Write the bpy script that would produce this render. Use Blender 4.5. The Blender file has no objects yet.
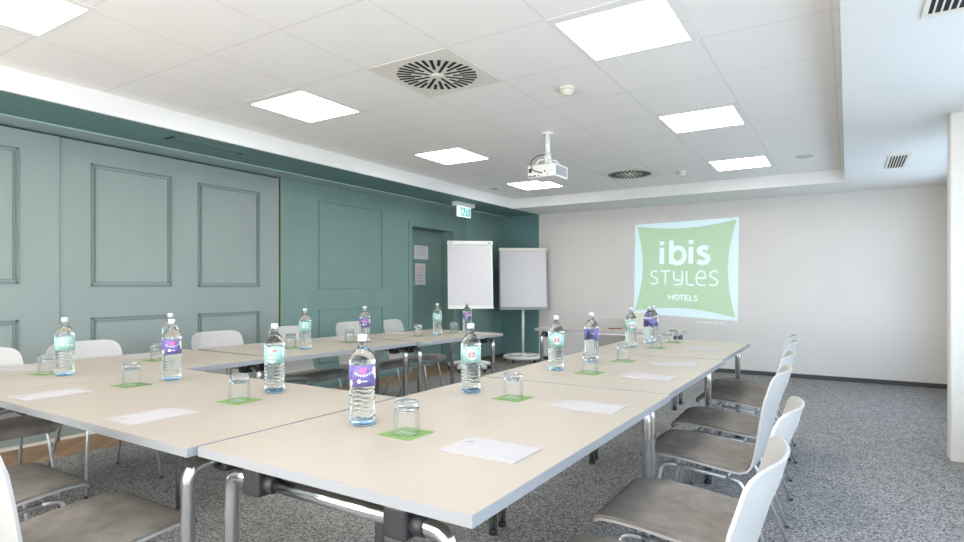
import bpy, bmesh, math, random
from mathutils import Vector, Matrix
PI = math.pi
random.seed(4)
scene = bpy.context.scene
COL = scene.collection

# ------------------------------------------------------------------ camera
cd = bpy.data.cameras.new('camera')
cam = bpy.data.objects.new('camera', cd)
COL.objects.link(cam)
cam.location = (0.614, -0.942, 1.183)
cam.rotation_euler = (PI / 2, 0, 0.5611)
cd.sensor_width = 36.0
cd.lens = 581.5 / 964 * 36.0
cd.shift_y = (286.5 - 271.0) / 964
cd.clip_start = 0.02
scene.camera = cam

# ------------------------------------------------------------------ world
w = bpy.data.worlds.new('world')
scene.world = w
w.use_nodes = True
wn = w.node_tree
bgn = wn.nodes['Background']
sky = wn.nodes.new('ShaderNodeTexSky')
sky.sky_type = 'NISHITA'
sky.sun_disc = False
sky.sun_elevation = math.radians(40)
wn.links.new(sky.outputs[0], bgn.inputs[0])
bgn.inputs[1].default_value = 0.25

# ------------------------------------------------------------------ daylight through the windows, plus one added fill light
def area(name, loc, rot, sx, sy, power, col):
    l = bpy.data.lights.new(name, 'AREA')
    l.shape = 'RECTANGLE'
    l.size = sx
    l.size_y = sy
    l.energy = power
    l.color = col
    o = bpy.data.objects.new(name, l)
    o.location = loc
    o.rotation_euler = rot
    COL.objects.link(o)
    return o
WIN = [(-3.3, -1.3), (-0.9, 1.1), (1.5, 3.7), (4.7, 6.9)]
for a, b in WIN:
    area('window_and_fill_light', (1.95, (a + b) / 2, 1.35), (0, PI / 2, 0), 1.7, b - a, 30, (0.66, 0.83, 1.0))
area('window_and_fill_light', (-1.4, -3.4, 1.3), (PI / 2 + .75, 0, 0), 4.6, 1.5, 200, (1.0, 0.97, 0.93))  # added fill before the solid front wall, tilted up to brighten ceiling and back wall

# ------------------------------------------------------------------ view
vs = scene.view_settings
scene.display_settings.display_device = 'sRGB'
vs.view_transform = 'Standard'
vs.look = 'None'
vs.exposure = 0.66
vs.gamma = 1.0
vs.use_curve_mapping = False
scene.cycles.max_bounces = 10
scene.cycles.diffuse_bounces = 6
scene.cycles.transmission_bounces = 10
scene.cycles.caustics_reflective = False

LAMP = 9.6

# ------------------------------------------------------------------ materials
def mat(name, col, rough=0.6, metal=0.0, spec=0.5, coat=0.0):
    m = bpy.data.materials.new(name)
    m.use_nodes = True
    p = m.node_tree.nodes['Principled BSDF']
    p.inputs['Base Color'].default_value = (*col, 1)
    p.inputs['Roughness'].default_value = rough
    p.inputs['Metallic'].default_value = metal
    p.inputs['Specular IOR Level'].default_value = spec
    p.inputs['Coat Weight'].default_value = coat
    return m

def noisy(m, c1, c2, scale, detail=3.0, bump=0.0, bscale=None, lo=0.35, hi=0.65, stretch=(1, 1, 1), rough=0.55):
    nt = m.node_tree
    p = nt.nodes['Principled BSDF']
    tc = nt.nodes.new('ShaderNodeTexCoord')
    mp = nt.nodes.new('ShaderNodeMapping')
    mp.inputs['Scale'].default_value = stretch
    nt.links.new(tc.outputs['Object'], mp.inputs[0])
    n = nt.nodes.new('ShaderNodeTexNoise')
    n.inputs['Scale'].default_value = scale
    n.inputs['Detail'].default_value = detail
    n.inputs['Roughness'].default_value = rough
    nt.links.new(mp.outputs[0], n.inputs['Vector'])
    r = nt.nodes.new('ShaderNodeValToRGB')
    r.color_ramp.elements[0].position = lo
    r.color_ramp.elements[1].position = hi
    r.color_ramp.elements[0].color = (*c1, 1)
    r.color_ramp.elements[1].color = (*c2, 1)
    nt.links.new(n.outputs['Fac'], r.inputs[0])
    nt.links.new(r.outputs[0], p.inputs['Base Color'])
    if bump:
        b = nt.nodes.new('ShaderNodeBump')
        b.inputs['Strength'].default_value = bump
        b.inputs['Distance'].default_value = 0.01
        nt.links.new(n.outputs['Fac'], b.inputs['Height'])
        nt.links.new(b.outputs[0], p.inputs['Normal'])
    return m

def glassmat(name, col, ior=1.45, rough=0.0):
    m = bpy.data.materials.new(name)
    m.use_nodes = True
    nt = m.node_tree
    p = nt.nodes['Principled BSDF']
    p.inputs['Base Color'].default_value = (*col, 1)
    p.inputs['Roughness'].default_value = rough
    p.inputs['IOR'].default_value = ior
    p.inputs['Transmission Weight'].default_value = 1.0
    return m

M = {}
M['teal'] = noisy(mat('teal_paint', (0.175, 0.28, 0.26), 0.6), (0.168, 0.271, 0.251), (0.182, 0.289, 0.269), 3)
M['teal_dark'] = mat('teal_paint_dark', (0.13, 0.25, 0.245), 0.65)
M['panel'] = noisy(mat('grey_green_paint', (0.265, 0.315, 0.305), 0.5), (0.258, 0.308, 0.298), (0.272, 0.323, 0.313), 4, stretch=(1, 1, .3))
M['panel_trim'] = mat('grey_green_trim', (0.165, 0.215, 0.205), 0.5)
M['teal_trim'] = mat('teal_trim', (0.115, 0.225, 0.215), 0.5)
M['white_wall'] = noisy(mat('white_wall_paint', (0.72, 0.695, 0.67), 0.85), (0.71, 0.685, 0.66), (0.73, 0.705, 0.68), 2)
M['white_paint'] = noisy(mat('white_ceiling_paint', (0.8, 0.8, 0.79), 0.85), (0.79, 0.79, 0.78), (0.81, 0.81, 0.8), 2)
M['white_plastic'] = mat('white_plastic', (0.82, 0.82, 0.8), 0.4)
M['cream_plastic'] = mat('cream_plastic', (0.74, 0.7, 0.6), 0.45)
M['chrome'] = mat('chrome', (0.66, 0.67, 0.68), 0.17, 1.0)
M['satin'] = mat('satin_chrome', (0.72, 0.73, 0.74), 0.38, 0.75)
M['steel'] = mat('brushed_steel', (0.6, 0.61, 0.62), 0.4, 1.0)
M['ink2'] = mat('grey_blue_grille', (.36, .38, .42), .6)
M['faint'] = mat('faint_print', (.5, .51, .54), .8)
M['faint_pink'] = mat('faint_pink_print', (.8, .5, .54), .8)
M['black'] = mat('black_plastic', (0.025, 0.026, 0.028), 0.45)
M['dark'] = mat('dark_void', (0.012, 0.013, 0.014), 0.8)
M['shell'] = mat('white_chair_laminate', (0.43, 0.425, 0.415), 0.4)
M['pad'] = noisy(mat('taupe_suede', (0.2, 0.18, 0.165), 0.75), (0.16, 0.145, 0.13), (0.25, 0.225, 0.2), 14, 6, 0.12, lo=.3, hi=.7)
M['tabletop'] = noisy(mat('cream_tabletop_laminate', (0.40, 0.355, 0.30), 0.42), (0.397, 0.352, 0.298), (0.41, 0.364, 0.308), 40, 4, stretch=(1, .05, 1))
M['edge'] = mat('pale_grey_table_edging', (0.31, 0.32, 0.335), 0.45)
M['paper'] = mat('white_paper', (0.43, 0.415, 0.43), 0.8)
M['chart_paper'] = mat('flip_chart_paper', (0.68, 0.665, 0.69), 0.8)
M['ink'] = mat('grey_print', (0.3, 0.32, 0.32), 0.8)
M['green'] = noisy(mat('green_coaster_card', (0.15, 0.3, 0.06), 0.6), (0.14, 0.28, 0.06), (0.18, 0.33, 0.09), 60)
M['lightgreen'] = mat('pale_green_print', (0.5, 0.6, 0.45), 0.6)
M['water'] = glassmat('bottle_glass', (0.93, 0.985, 0.99), 1.36)
M['bottlebase'] = glassmat('bottle_base_glass', (0.5, 0.68, 0.85), 1.4, .05)
def thin_glass():
    m = bpy.data.materials.new('tumbler_glass')
    m.use_nodes = True
    nt = m.node_tree
    nt.nodes.remove(nt.nodes['Principled BSDF'])
    tr = nt.nodes.new('ShaderNodeBsdfTransparent')
    tr.inputs[0].default_value = (.95, .96, .96, 1)
    gl = nt.nodes.new('ShaderNodeBsdfGlossy')
    gl.inputs['Roughness'].default_value = .02
    lw = nt.nodes.new('ShaderNodeLayerWeight')
    lw.inputs[0].default_value = .3
    mx = nt.nodes.new('ShaderNodeMixShader')
    mn = nt.nodes.new('ShaderNodeMath')
    mn.operation = 'MINIMUM'
    mn.inputs[1].default_value = .45
    nt.links.new(lw.outputs['Fresnel'], mn.inputs[0])
    nt.links.new(mn.outputs[0], mx.inputs[0])
    df = nt.nodes.new('ShaderNodeBsdfDiffuse')
    df.inputs[0].default_value = (.75, .77, .78, 1)
    m2 = nt.nodes.new('ShaderNodeMixShader')
    m2.inputs[0].default_value = .04
    nt.links.new(tr.outputs[0], m2.inputs[1])
    nt.links.new(df.outputs[0], m2.inputs[2])
    nt.links.new(m2.outputs[0], mx.inputs[1])
    nt.links.new(gl.outputs[0], mx.inputs[2])
    nt.links.new(mx.outputs[0], nt.nodes['Material Output'].inputs[0])
    return m
M['glass'] = thin_glass()
M['glassbase'] = glassmat('tumbler_base_glass', (0.66, 0.69, 0.71), 1.45)
M['cap'] = mat('white_bottle_cap', (0.6, 0.63, 0.66), 0.35)
M['purple'] = noisy(mat('purple_label', (0.13, 0.08, 0.3), 0.45), (0.12, 0.09, 0.29), (0.2, 0.17, 0.4), 60, lo=.4, hi=.7)
M['mint'] = noisy(mat('mint_label', (0.3, 0.52, 0.48), 0.45), (0.27, 0.48, 0.44), (0.46, 0.62, 0.59), 60, lo=.45, hi=.75)
M['pink'] = mat('pink_print', (0.8, 0.12, 0.3), 0.5)
M['red'] = mat('red_print', (0.75, 0.07, 0.08), 0.5)
M['print_white'] = mat('white_print', (0.85, 0.86, 0.86), 0.5)
M['cream_print'] = mat('cream_print', (0.85, 0.76, 0.5), 0.5)
M['aircon'] = mat('pale_grey_metal', (0.78, 0.75, 0.68), 0.5)
M['darkbase'] = mat('dark_grey_skirting', (0.07, 0.07, 0.072), 0.7)
M['beige'] = mat('beige_card', (0.62, 0.57, 0.5), 0.7)
M['column'] = mat('column_paint', (0.72, 0.7, 0.66), 0.8)
M['gap_wood'] = mat('raw_wood_edge', (0.42, 0.35, 0.22), 0.7)

def emis(name, col, strength, base=None):
    m = mat(name, base or col, 0.6)
    p = m.node_tree.nodes['Principled BSDF']
    p.inputs['Emission Color'].default_value = (*col, 1)
    p.inputs['Emission Strength'].default_value = strength
    return m
M['lampframe'] = mat('white_lamp_frame', (.85, .83, .81), .7)
M['lamp'] = emis('lamp_diffuser', (1.0, 0.965, 0.92), LAMP, (0.8, 0.8, 0.8))
M['beam_white'] = emis('projected_white', (0.6, 0.85, 0.95), 0.27, (0.55, 0.63, 0.66))
M['beam_green'] = emis('projected_green', (0.42, 0.7, 0.42), 0.2, (0.42, 0.54, 0.4))
M['beam_text'] = emis('projected_lettering', (0.7, 0.9, 0.93), 0.3, (0.6, 0.66, 0.66))
M['exit_face'] = emis('exit_sign_face', (0.3, 0.75, 0.72), 0.2, (0.12, 0.5, 0.48))
M['exit_white'] = emis('exit_sign_white', (0.8, 0.95, 0.95), 0.5, (0.8, 0.85, 0.85))

def carpet():
    m = mat('grey_speckled_carpet', (0.2, 0.2, 0.2), 0.95, spec=0.1)
    nt = m.node_tree
    p = nt.nodes['Principled BSDF']
    tc = nt.nodes.new('ShaderNodeTexCoord')
    v = nt.nodes.new('ShaderNodeTexVoronoi')
    v.inputs['Scale'].default_value = 150
    vb = nt.nodes.new('ShaderNodeSeparateColor')
    nt.links.new(v.outputs['Color'], vb.inputs[0])
    n2 = nt.nodes.new('ShaderNodeTexNoise')
    n2.inputs['Scale'].default_value = 9
    n2.inputs['Detail'].default_value = 3
    nt.links.new(tc.outputs['Object'], v.inputs['Vector'])
    nt.links.new(tc.outputs['Object'], n2.inputs['Vector'])
    r = nt.nodes.new('ShaderNodeValToRGB')
    r.color_ramp.elements[0].position = 0.0
    r.color_ramp.elements[1].position = 1.0
    r.color_ramp.elements[0].color = (0.075, 0.075, 0.077, 1)
    r.color_ramp.elements[1].color = (0.47, 0.455, 0.44, 1)
    nt.links.new(vb.outputs[0], r.inputs[0])
    mx = nt.nodes.new('ShaderNodeMixRGB')
    mx.blend_type = 'MULTIPLY'
    mx.inputs[0].default_value = 0.35
    r2 = nt.nodes.new('ShaderNodeValToRGB')
    r2.color_ramp.elements[0].position = 0.35
    r2.color_ramp.elements[1].position = 0.65
    r2.color_ramp.elements[0].color = (0.7, 0.7, 0.7, 1)
    nt.links.new(n2.outputs['Fac'], r2.inputs[0])
    nt.links.new(r.outputs[0], mx.inputs[1])
    nt.links.new(r2.outputs[0], mx.inputs[2])
    nt.links.new(mx.outputs[0], p.inputs['Base Color'])
    b = nt.nodes.new('ShaderNodeBump')
    b.inputs['Strength'].default_value = 0.5
    b.inputs['Distance'].default_value = 0.01
    nt.links.new(vb.outputs[1], b.inputs['Height'])
    nt.links.new(b.outputs[0], p.inputs['Normal'])
    return m
M['carpet'] = carpet()

def math_node(nt, op, a, b=None, c=None):
    n = nt.nodes.new('ShaderNodeMath')
    n.operation = op
    for i, x in enumerate((a, b, c)):
        if x is None:
            continue
        if isinstance(x, (int, float)):
            n.inputs[i].default_value = x
        else:
            nt.links.new(x, n.inputs[i])
    return n.outputs[0]

def ceiling_tiles():
    m = mat('white_ceiling_tile', (0.75, 0.74, 0.73), 0.9)
    nt = m.node_tree
    p = nt.nodes['Principled BSDF']
    tc = nt.nodes.new('ShaderNodeTexCoord')
    sx = nt.nodes.new('ShaderNodeSeparateXYZ')
    nt.links.new(tc.outputs['Object'], sx.inputs[0])
    outs = []
    for ch, off, pitch in (('X', 3.05, 0.6), ('Y', -1.03, 0.63)):
        a = math_node(nt, 'ADD', sx.outputs[ch], off + 60 * pitch)
        f = math_node(nt, 'MODULO', a, pitch)
        g = math_node(nt, 'SUBTRACT', f, pitch / 2)
        h = math_node(nt, 'ABSOLUTE', g)
        outs.append(math_node(nt, 'GREATER_THAN', h, pitch / 2 - 0.006))
    ln = math_node(nt, 'MAXIMUM', outs[0], outs[1])
    mx = nt.nodes.new('ShaderNodeMixRGB')
    nt.links.new(ln, mx.inputs[0])
    mx.inputs[1].default_value = (0.89, 0.865, 0.845, 1)
    mx.inputs[2].default_value = (0.79, 0.765, 0.745, 1)
    nt.links.new(mx.outputs[0], p.inputs['Base Color'])
    return m
M['tiles'] = ceiling_tiles()

def parquet():
    m = mat('oak_herringbone_parquet', (0.3, 0.18, 0.1), 0.45)
    nt = m.node_tree
    p = nt.nodes['Principled BSDF']
    tc = nt.nodes.new('ShaderNodeTexCoord')
    mp = nt.nodes.new('ShaderNodeMapping')
    mp.inputs['Rotation'].default_value = (0, 0, PI / 4)
    nt.links.new(tc.outputs['Object'], mp.inputs[0])
    br = nt.nodes.new('ShaderNodeTexBrick')
    br.inputs['Scale'].default_value = 1.0
    br.inputs['Brick Width'].default_value = 0.45
    br.inputs['Row Height'].default_value = 0.07
    br.inputs['Mortar Size'].default_value = 0.002
    br.inputs['Color1'].default_value = (0.34, 0.2, 0.11, 1)
    br.inputs['Color2'].default_value = (0.24, 0.135, 0.075, 1)
    br.inputs['Mortar'].default_value = (0.08, 0.05, 0.03, 1)
    nt.links.new(mp.outputs[0], br.inputs['Vector'])
    nt.links.new(br.outputs[0], p.inputs['Base Color'])
    return m
M['parquet'] = parquet()

# ------------------------------------------------------------------ geometry helpers
class MB:
    def __init__(s):
        s.v = []
        s.f = []
        s.m = []
        s.sm = []
    def add(s, vs_, fs, mi=0, smooth=False):
        o = len(s.v)
        s.v += [tuple(x) for x in vs_]
        for f in fs:
            s.f.append(tuple(o + i for i in f))
            s.m.append(mi)
            s.sm.append(smooth)
    def box(s, x0, x1, y0, y1, z0, z1, mi=0):
        vs_ = [(x, y, z) for x in (x0, x1) for y in (y0, y1) for z in (z0, z1)]
        s.add(vs_, [(0, 1, 3, 2), (4, 6, 7, 5), (0, 4, 5, 1), (2, 3, 7, 6), (0, 2, 6, 4), (1, 5, 7, 3)], mi)
        return s
    def lathe(s, prof, n=24, c=(0, 0, 0), mi=0, smooth=True, close=True, axis='z'):
        vs_ = []
        for r, z in prof:
            for k in range(n):
                a = 2 * PI * k / n
                p = (r * math.cos(a), r * math.sin(a), z)
                if axis == 'x':
                    p = (p[2], p[0], p[1])
                elif axis == 'y':
                    p = (p[1], p[2], p[0])
                vs_.append((p[0] + c[0], p[1] + c[1], p[2] + c[2]))
        fs = []
        m_ = len(prof)
        for i in range(m_ - 1):
            for k in range(n):
                k2 = (k + 1) % n
                fs.append((i * n + k, i * n + k2, (i + 1) * n + k2, (i + 1) * n + k))
        if close:
            fs.append(tuple(reversed(range(n))))
            fs.append(tuple((m_ - 1) * n + k for k in range(n)))
        s.add(vs_, fs, mi, smooth)
        return s
    def tube(s, pts, r, n=10, mi=0, cap=True):
        P = [Vector(p) for p in pts]
        rr = r if isinstance(r, (list, tuple)) else [r] * len(P)
        T = []
        for i in range(len(P)):
            a = P[max(i - 1, 0)]
            b = P[min(i + 1, len(P) - 1)]
            T.append((b - a).normalized())
        up = Vector((0, 0, 1))
        if abs(T[0].dot(up)) > 0.9:
            up = Vector((1, 0, 0))
        N = (up - T[0] * up.dot(T[0])).normalized()
        vs_ = []
        for i, p in enumerate(P):
            N = (N - T[i] * N.dot(T[i])).normalized()
            B = T[i].cross(N)
            for k in range(n):
                a = 2 * PI * k / n
                vs_.append(p + (N * math.cos(a) + B * math.sin(a)) * rr[i])
        fs = []
        for i in range(len(P) - 1):
            for k in range(n):
                k2 = (k + 1) % n
                fs.append((i * n + k, i * n + k2, (i + 1) * n + k2, (i + 1) * n + k))
        s.add(vs_, fs, mi, True)
        if cap:
            o = len(s.v) - len(vs_)
            s.f.append(tuple(o + k for k in reversed(range(n))))
            s.m.append(mi)
            s.sm.append(False)
            s.f.append(tuple(o + (len(P) - 1) * n + k for k in range(n)))
            s.m.append(mi)
            s.sm.append(False)
        return s
    def prism(s, poly, d, origin, ux, uy, mi=0, both=True):
        """flat polygon (2-D points) laid out along ux, uy from origin, thickness d along ux x uy"""
        ux = Vector(ux); uy = Vector(uy); nn = ux.cross(uy).normalized(); o = Vector(origin)
        n = len(poly)
        vs_ = [o + ux * a + uy * b for a, b in poly] + [o + ux * a + uy * b + nn * d for a, b in poly]
        fs = [tuple(reversed(range(n))), tuple(range(n, 2 * n))]
        for k in range(n):
            k2 = (k + 1) % n
            fs.append((k, k2, n + k2, n + k))
        s.add(vs_, fs, mi)
        return s
    def build(s, name, m, parent=None, bevel=0, loc=None, recalc=True):
        me = bpy.data.meshes.new(name)
        me.from_pydata(s.v, [], s.f)
        ms = m if isinstance(m, (list, tuple)) else [m]
        for x in ms:
            me.materials.append(x)
        for p, mi, sm in zip(me.polygons, s.m, s.sm):
            p.material_index = mi
            p.use_smooth = sm
        if recalc:
            bm = bmesh.new()
            bm.from_mesh(me)
            bmesh.ops.recalc_face_normals(bm, faces=bm.faces)
            bm.to_mesh(me)
            bm.free()
        me.update()
        o = bpy.data.objects.new(name, me)
        COL.objects.link(o)
        if parent:
            o.parent = parent
        if loc:
            o.location = loc
        if bevel:
            b = o.modifiers.new('bevel', 'BEVEL')
            b.width = bevel
            b.segments = 3
            b.limit_method = 'ANGLE'
        return o

def bend(pts, r, n=6):
    """polyline with rounded corners"""
    P = [Vector(p) for p in pts]
    out = [P[0]]
    for i in range(1, len(P) - 1):
        a = (P[i - 1] - P[i])
        b = (P[i + 1] - P[i])
        rr = min(r, a.length * .49, b.length * .49)
        p0 = P[i] + a.normalized() * rr
        p1 = P[i] + b.normalized() * rr
        for k in range(n + 1):
            t = k / n
            out.append(p0 * (1 - t) ** 2 + P[i] * 2 * t * (1 - t) + p1 * t * t)
    out.append(P[-1])
    return out

def tag(o, label, cat, group=None, kind=None):
    if label: o['label'] = label
    if cat: o['category'] = cat
    if group: o['group'] = group
    if kind: o['kind'] = kind
    return o
def thing(name, label, cat, loc=(0, 0, 0), rz=0, group=None):
    o = bpy.data.objects.new(name, None)
    o.empty_display_size = 0.1
    COL.objects.link(o)
    o.location = loc
    o.rotation_euler = (0, 0, rz)
    return tag(o, label, cat, group)
def struct(o):
    o['kind'] = 'structure'
    return o
def kids(o):
    return [x for x in list(COL.objects) if x.parent == o]
def dup(root, name=None, label=None, loc=None, rz=None, group=None):
    def rec(o, par):
        c = o.copy()
        COL.objects.link(c)
        if par: c.parent = par
        for ch in kids(o):
            rec(ch, c)
        return c
    c = rec(root, None)
    if label: c['label'] = label
    if group: c['group'] = group
    if loc is not None: c.location = loc
    if rz is not None: c.rotation_euler = (0, 0, rz)
    return c

# ================================================================== the room
XL, XR, YB, YF = -4.5, 1.59, 7.6, -3.6
H, ZS = 2.5, 2.357
struct(MB().box(-4.0, XR + .2, YF - .2, YB + .1, -0.1, 0).build('floor', M['carpet']))
struct(MB().box(-5.1, -4.0, YF - .2, YB + .1, -0.1, 0.0).build('floor', M['parquet']))
# tiled ceiling and the lower plaster border around it
struct(MB().box(-3.66, 0.60, YF, 6.76, H, H + .08).build('ceiling', M['tiles']))
b = MB()
b.box(0.588, XR + .2, YF, 6.73, ZS, H + .08)
b.box(-3.66, XR + .2, 6.73, YB + .1, ZS, H + .08)
b.box(-3.68, -3.655, YF, 6.73, ZS, H + .08)
struct(b.build('ceiling', M['white_paint']))
struct(MB().box(-5.1, -3.68, YF, YB + .1, ZS, H + .08).build('ceiling', M['teal_dark']))
struct(MB().box(XL - .03, -4.24, YF, YB, ZS - .012, ZS + .002).build('trim_1', mat('blue_grey_track', (0.34, 0.46, 0.47), 0.6)))
# walls
struct(MB().box(-3.655, XR + .2, YB, YB + .15, 0, ZS + .01).build('wall_back', M['white_wall']))
struct(MB().box(-5.1, -3.655, YB, YB + .15, 0, ZS + .01).build('wall_back', M['teal_dark']))
struct(MB().box(-3.655, XR, YB - .012, YB, 0, .055).build('baseboard_back', M['darkbase']))
struct(MB().box(-4.358, -3.66, YB - .012, YB, 0, .055).build('baseboard_back', M['darkbase']))
b = MB()
b.box(-4.9, XL, 3.165, 5.36, 0, ZS)
b.box(-4.9, XL, 5.36, 6.36, 2.02, ZS)
b.box(-4.9, XL, 6.36, 6.56, 0, ZS)
b.box(-4.9, -4.37, 6.56, YB, 0, ZS)
b.box(-4.9, XL - .1, YF, 3.17, 0, ZS)
struct(b.build('wall_left', [M['teal'], M['dark']]))
struct(MB().box(XL, XL + .012, 3.17, 5.30, 0, .045).build('baseboard_left', M['teal_trim']))
struct(MB().box(-4.37, -4.358, 6.56, YB, 0, .045).build('baseboard_left', M['darkbase']))
struct(MB().box(XL - .1, XR + .3, YF - .15, YF, 0, H + .08).build('wall_front', M['white_wall']))
# right wall with its window band, behind and beside the camera
b = MB()
b.box(XR, XR + .2, YF, YB, 0, .5)
b.box(XR, XR + .2, YF, YB, 2.2, ZS + .01)
ys = [YF] + [q for ab in WIN for q in ab] + [YB]
for k in range(0, len(ys), 2):
    b.box(XR, XR + .2, ys[k], ys[k + 1], .5, 2.2)
struct(b.build('wall_right', M['white_wall']))
for i, (a, c) in enumerate(WIN):
    f = MB()
    for y0, y1, z0, z1 in ((a, a + .05, .5, 2.2), (c - .05, c, .5, 2.2), (a, c, .5, .55), (a, c, 2.15, 2.2), ((a + c) / 2 - .025, (a + c) / 2 + .025, .5, 2.2)):
        f.box(XR + .1, XR + .15, y0, y1, z0, z1)
    struct(f.build('window_%d' % (i + 1), M['white_plastic']))
# column in front of the right wall
struct(MB().box(1.2, 1.62, 4.05, 4.2, 0, ZS).build('wall_column', M['column'], bevel=.012))
struct(MB().box(1.285, 1.60, 4.035, 4.06, 0, .06).build('baseboard_column', M['darkbase']))

# raised rectangles of moulding on the walls
def rect_trim(b, x, y0, y1, z0, z1, w_=.014, d=.012, mi=0, double=True):
    for k, (o_, ww, dd) in enumerate(((0, w_, d), (.026, .006, d * .7)) if double else ((0, w_, d),)):
        a0, a1, c0, c1 = y0 + o_, y1 - o_, z0 + o_, z1 - o_
        b.box(x - .005, x + dd, a0, a0 + ww, c0, c1, mi)
        b.box(x - .005, x + dd, a1 - ww, a1, c0, c1, mi)
        b.box(x - .005, x + dd, a0, a1, c0, c0 + ww, mi)
        b.box(x - .005, x + dd, a0, a1, c1 - ww, c1, mi)
t = MB()
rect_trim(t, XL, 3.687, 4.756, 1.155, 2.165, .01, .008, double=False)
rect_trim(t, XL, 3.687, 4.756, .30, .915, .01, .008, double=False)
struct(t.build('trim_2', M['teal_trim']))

def sliding(y0, y1, x, label, frames):
    r = thing('sliding_partition_panel', label, 'partition', (x, y0, 0), group='sliding partition panels')
    MB().box(-.055, 0, 0, y1 - y0, .03, ZS - .03).build('panel', M['panel'], r)
    MB().box(-.045, -.01, .01, y1 - y0 - .01, .0, .03).build('bottom_seal', M['aircon'], r)
    for f in frames:
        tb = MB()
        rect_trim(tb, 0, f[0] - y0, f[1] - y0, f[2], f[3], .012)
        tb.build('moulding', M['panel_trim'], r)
sliding(-2.6, 1.103, XL + .012, 'grey-green sliding wall panel at the left edge, ending behind the bottle with a mint label and water glass',
        [(.1, .839, 1.205, 2.19), (.1, .839, .12, .94), (-.85, -.1, 1.205, 2.19), (-.85, -.1, .12, .94)])
sliding(1.106, 3.125, XL, 'wide grey-green sliding wall panel with two tall moulded frames, beside the teal wall',
        [(1.328, 1.976, 1.187, 2.165), (1.328, 1.976, .12, .935), (2.231, 2.893, 1.183, 2.15), (2.231, 2.893, .12, .932)])
struct(MB().box(XL - .06, XL - .002, 3.127, 3.139, 0, ZS - .02).build('trim_3', M['gap_wood']))
struct(MB().box(XL - .09, XL - .012, 3.139, 3.168, 0, ZS - .02).build('trim_4', mat('dark_olive_gap_shade', (.07, .068, .045), .8)))  # strip filling the gap beside the panel, the gap's shade put into its colour

# recessed door in the teal wall
d = MB().box(-4.76, -4.72, 5.365, 6.355, .01, 2.01).build('door_1', M['teal'])
struct(d)
h = MB()
h.tube(bend([(-4.72, 5.44, 1.02), (-4.67, 5.44, 1.02), (-4.67, 5.56, 1.02)], .015), .009)
h.lathe([(.022, -4.72), (.022, -4.712)], 16, (0, 5.44, 1.02), axis='x')
h.build('door_handle', M['steel'], d)
f = MB()
f.box(XL - .002, XL + .014, 5.29, 5.36, 0, 2.08)
f.box(XL - .002, XL + .014, 6.36, 6.42, 0, 2.08)
f.box(XL - .002, XL + .014, 5.36, 6.36, 2.02, 2.08)
struct(f.build('door_frame_1', M['teal']))

def notice(y0, y1, z0, z1, label, pink):
    r = thing('notice_sheet', label, 'notice', (-4.72, y0, z0), group='notices on the recessed door')
    MB().box(0, .003, 0, y1 - y0, 0, z1 - z0).build('sheet', M['chart_paper'], r)
    p = MB()
    W_, H_ = y1 - y0, z1 - z0
    if pink:
        p.box(.003, .0036, .03, W_ - .03, H_ - .05, H_ - .03, 1)
        for k in range(5):
            p.box(.003, .0036, .04 + .02 * (k % 2), W_ - .05, H_ - .09 - .045 * k, H_ - .075 - .045 * k, k % 2)
        for (y_, z_) in ((.02, .02), (W_ - .024, .02)):
            p.box(.003, .0036, y_, y_ + .004, .02, H_ - .02, 1)
    else:
        p.box(.003, .0036, .02, W_ - .02, H_ - .03, H_ - .022, 0)
        for k in range(4):
            p.box(.003, .0036, .04, W_ - .05 - .03 * (k % 2), H_ - .06 - .028 * k, H_ - .053 - .028 * k, 0)
    p.build('printing', [M['faint'], M['faint_pink']], r)
notice(5.687, 6.02, 1.585, 1.786, 'white landscape notice with lines of text, upper sheet on the teal door', False)
notice(5.71, 5.955, 1.21, 1.522, 'white upright notice with pink printing, lower sheet on the teal door', True)

# ================================================================== ceiling fixtures
lamps = [(-3.055, 1.66, 'square ceiling light panel near the left border, second from the left picture edge'),
         (-3.0, -.21, 'square ceiling light panel cut by the top left corner of the picture'),
         (-.65, 1.66, 'largest square ceiling light panel, top centre right of the picture'),
         (-3.07, 3.55, 'square ceiling light panel left of the projector'),
         (-3.11, 5.48, 'square ceiling light panel just below the projector, nearest the teal corner'),
         (-.65, 3.55, 'middle light panel of the three in the right ceiling row'),
         (-.65, 5.48, 'smallest light panel in the right row, nearest the projection wall')]
def lamp(x, y, label):
    r = thing('ceiling_light', label, 'ceiling light', (x, y, H), group='square light panels in the tiled ceiling')
    fb = MB()
    for a in ((0, .6, 0, .066), (0, .6, .61, .63), (0, .026, .066, .61), (.556, .6, .066, .61)):
        fb.box(a[0], a[1], a[2], a[3], -.002, .001)
    fb.build('frame', M['lampframe'], r)
    MB().box(.026, .556, .066, .61, -.0015, .004).build('diffuser', M['lamp'], r)
    return r
for x, y, lab in lamps:
    lamp(x, y, lab)
for x, y, lab in ((-.65, -.23, 'square ceiling light panel above the camera, in the right ceiling row'), (-.65, -2.12, 'square ceiling light panel behind the camera, in the right ceiling row'), (-3.05, -2.12, 'square ceiling light panel behind the camera, in the left ceiling row')):
    lamp(x, y, lab)

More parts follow.
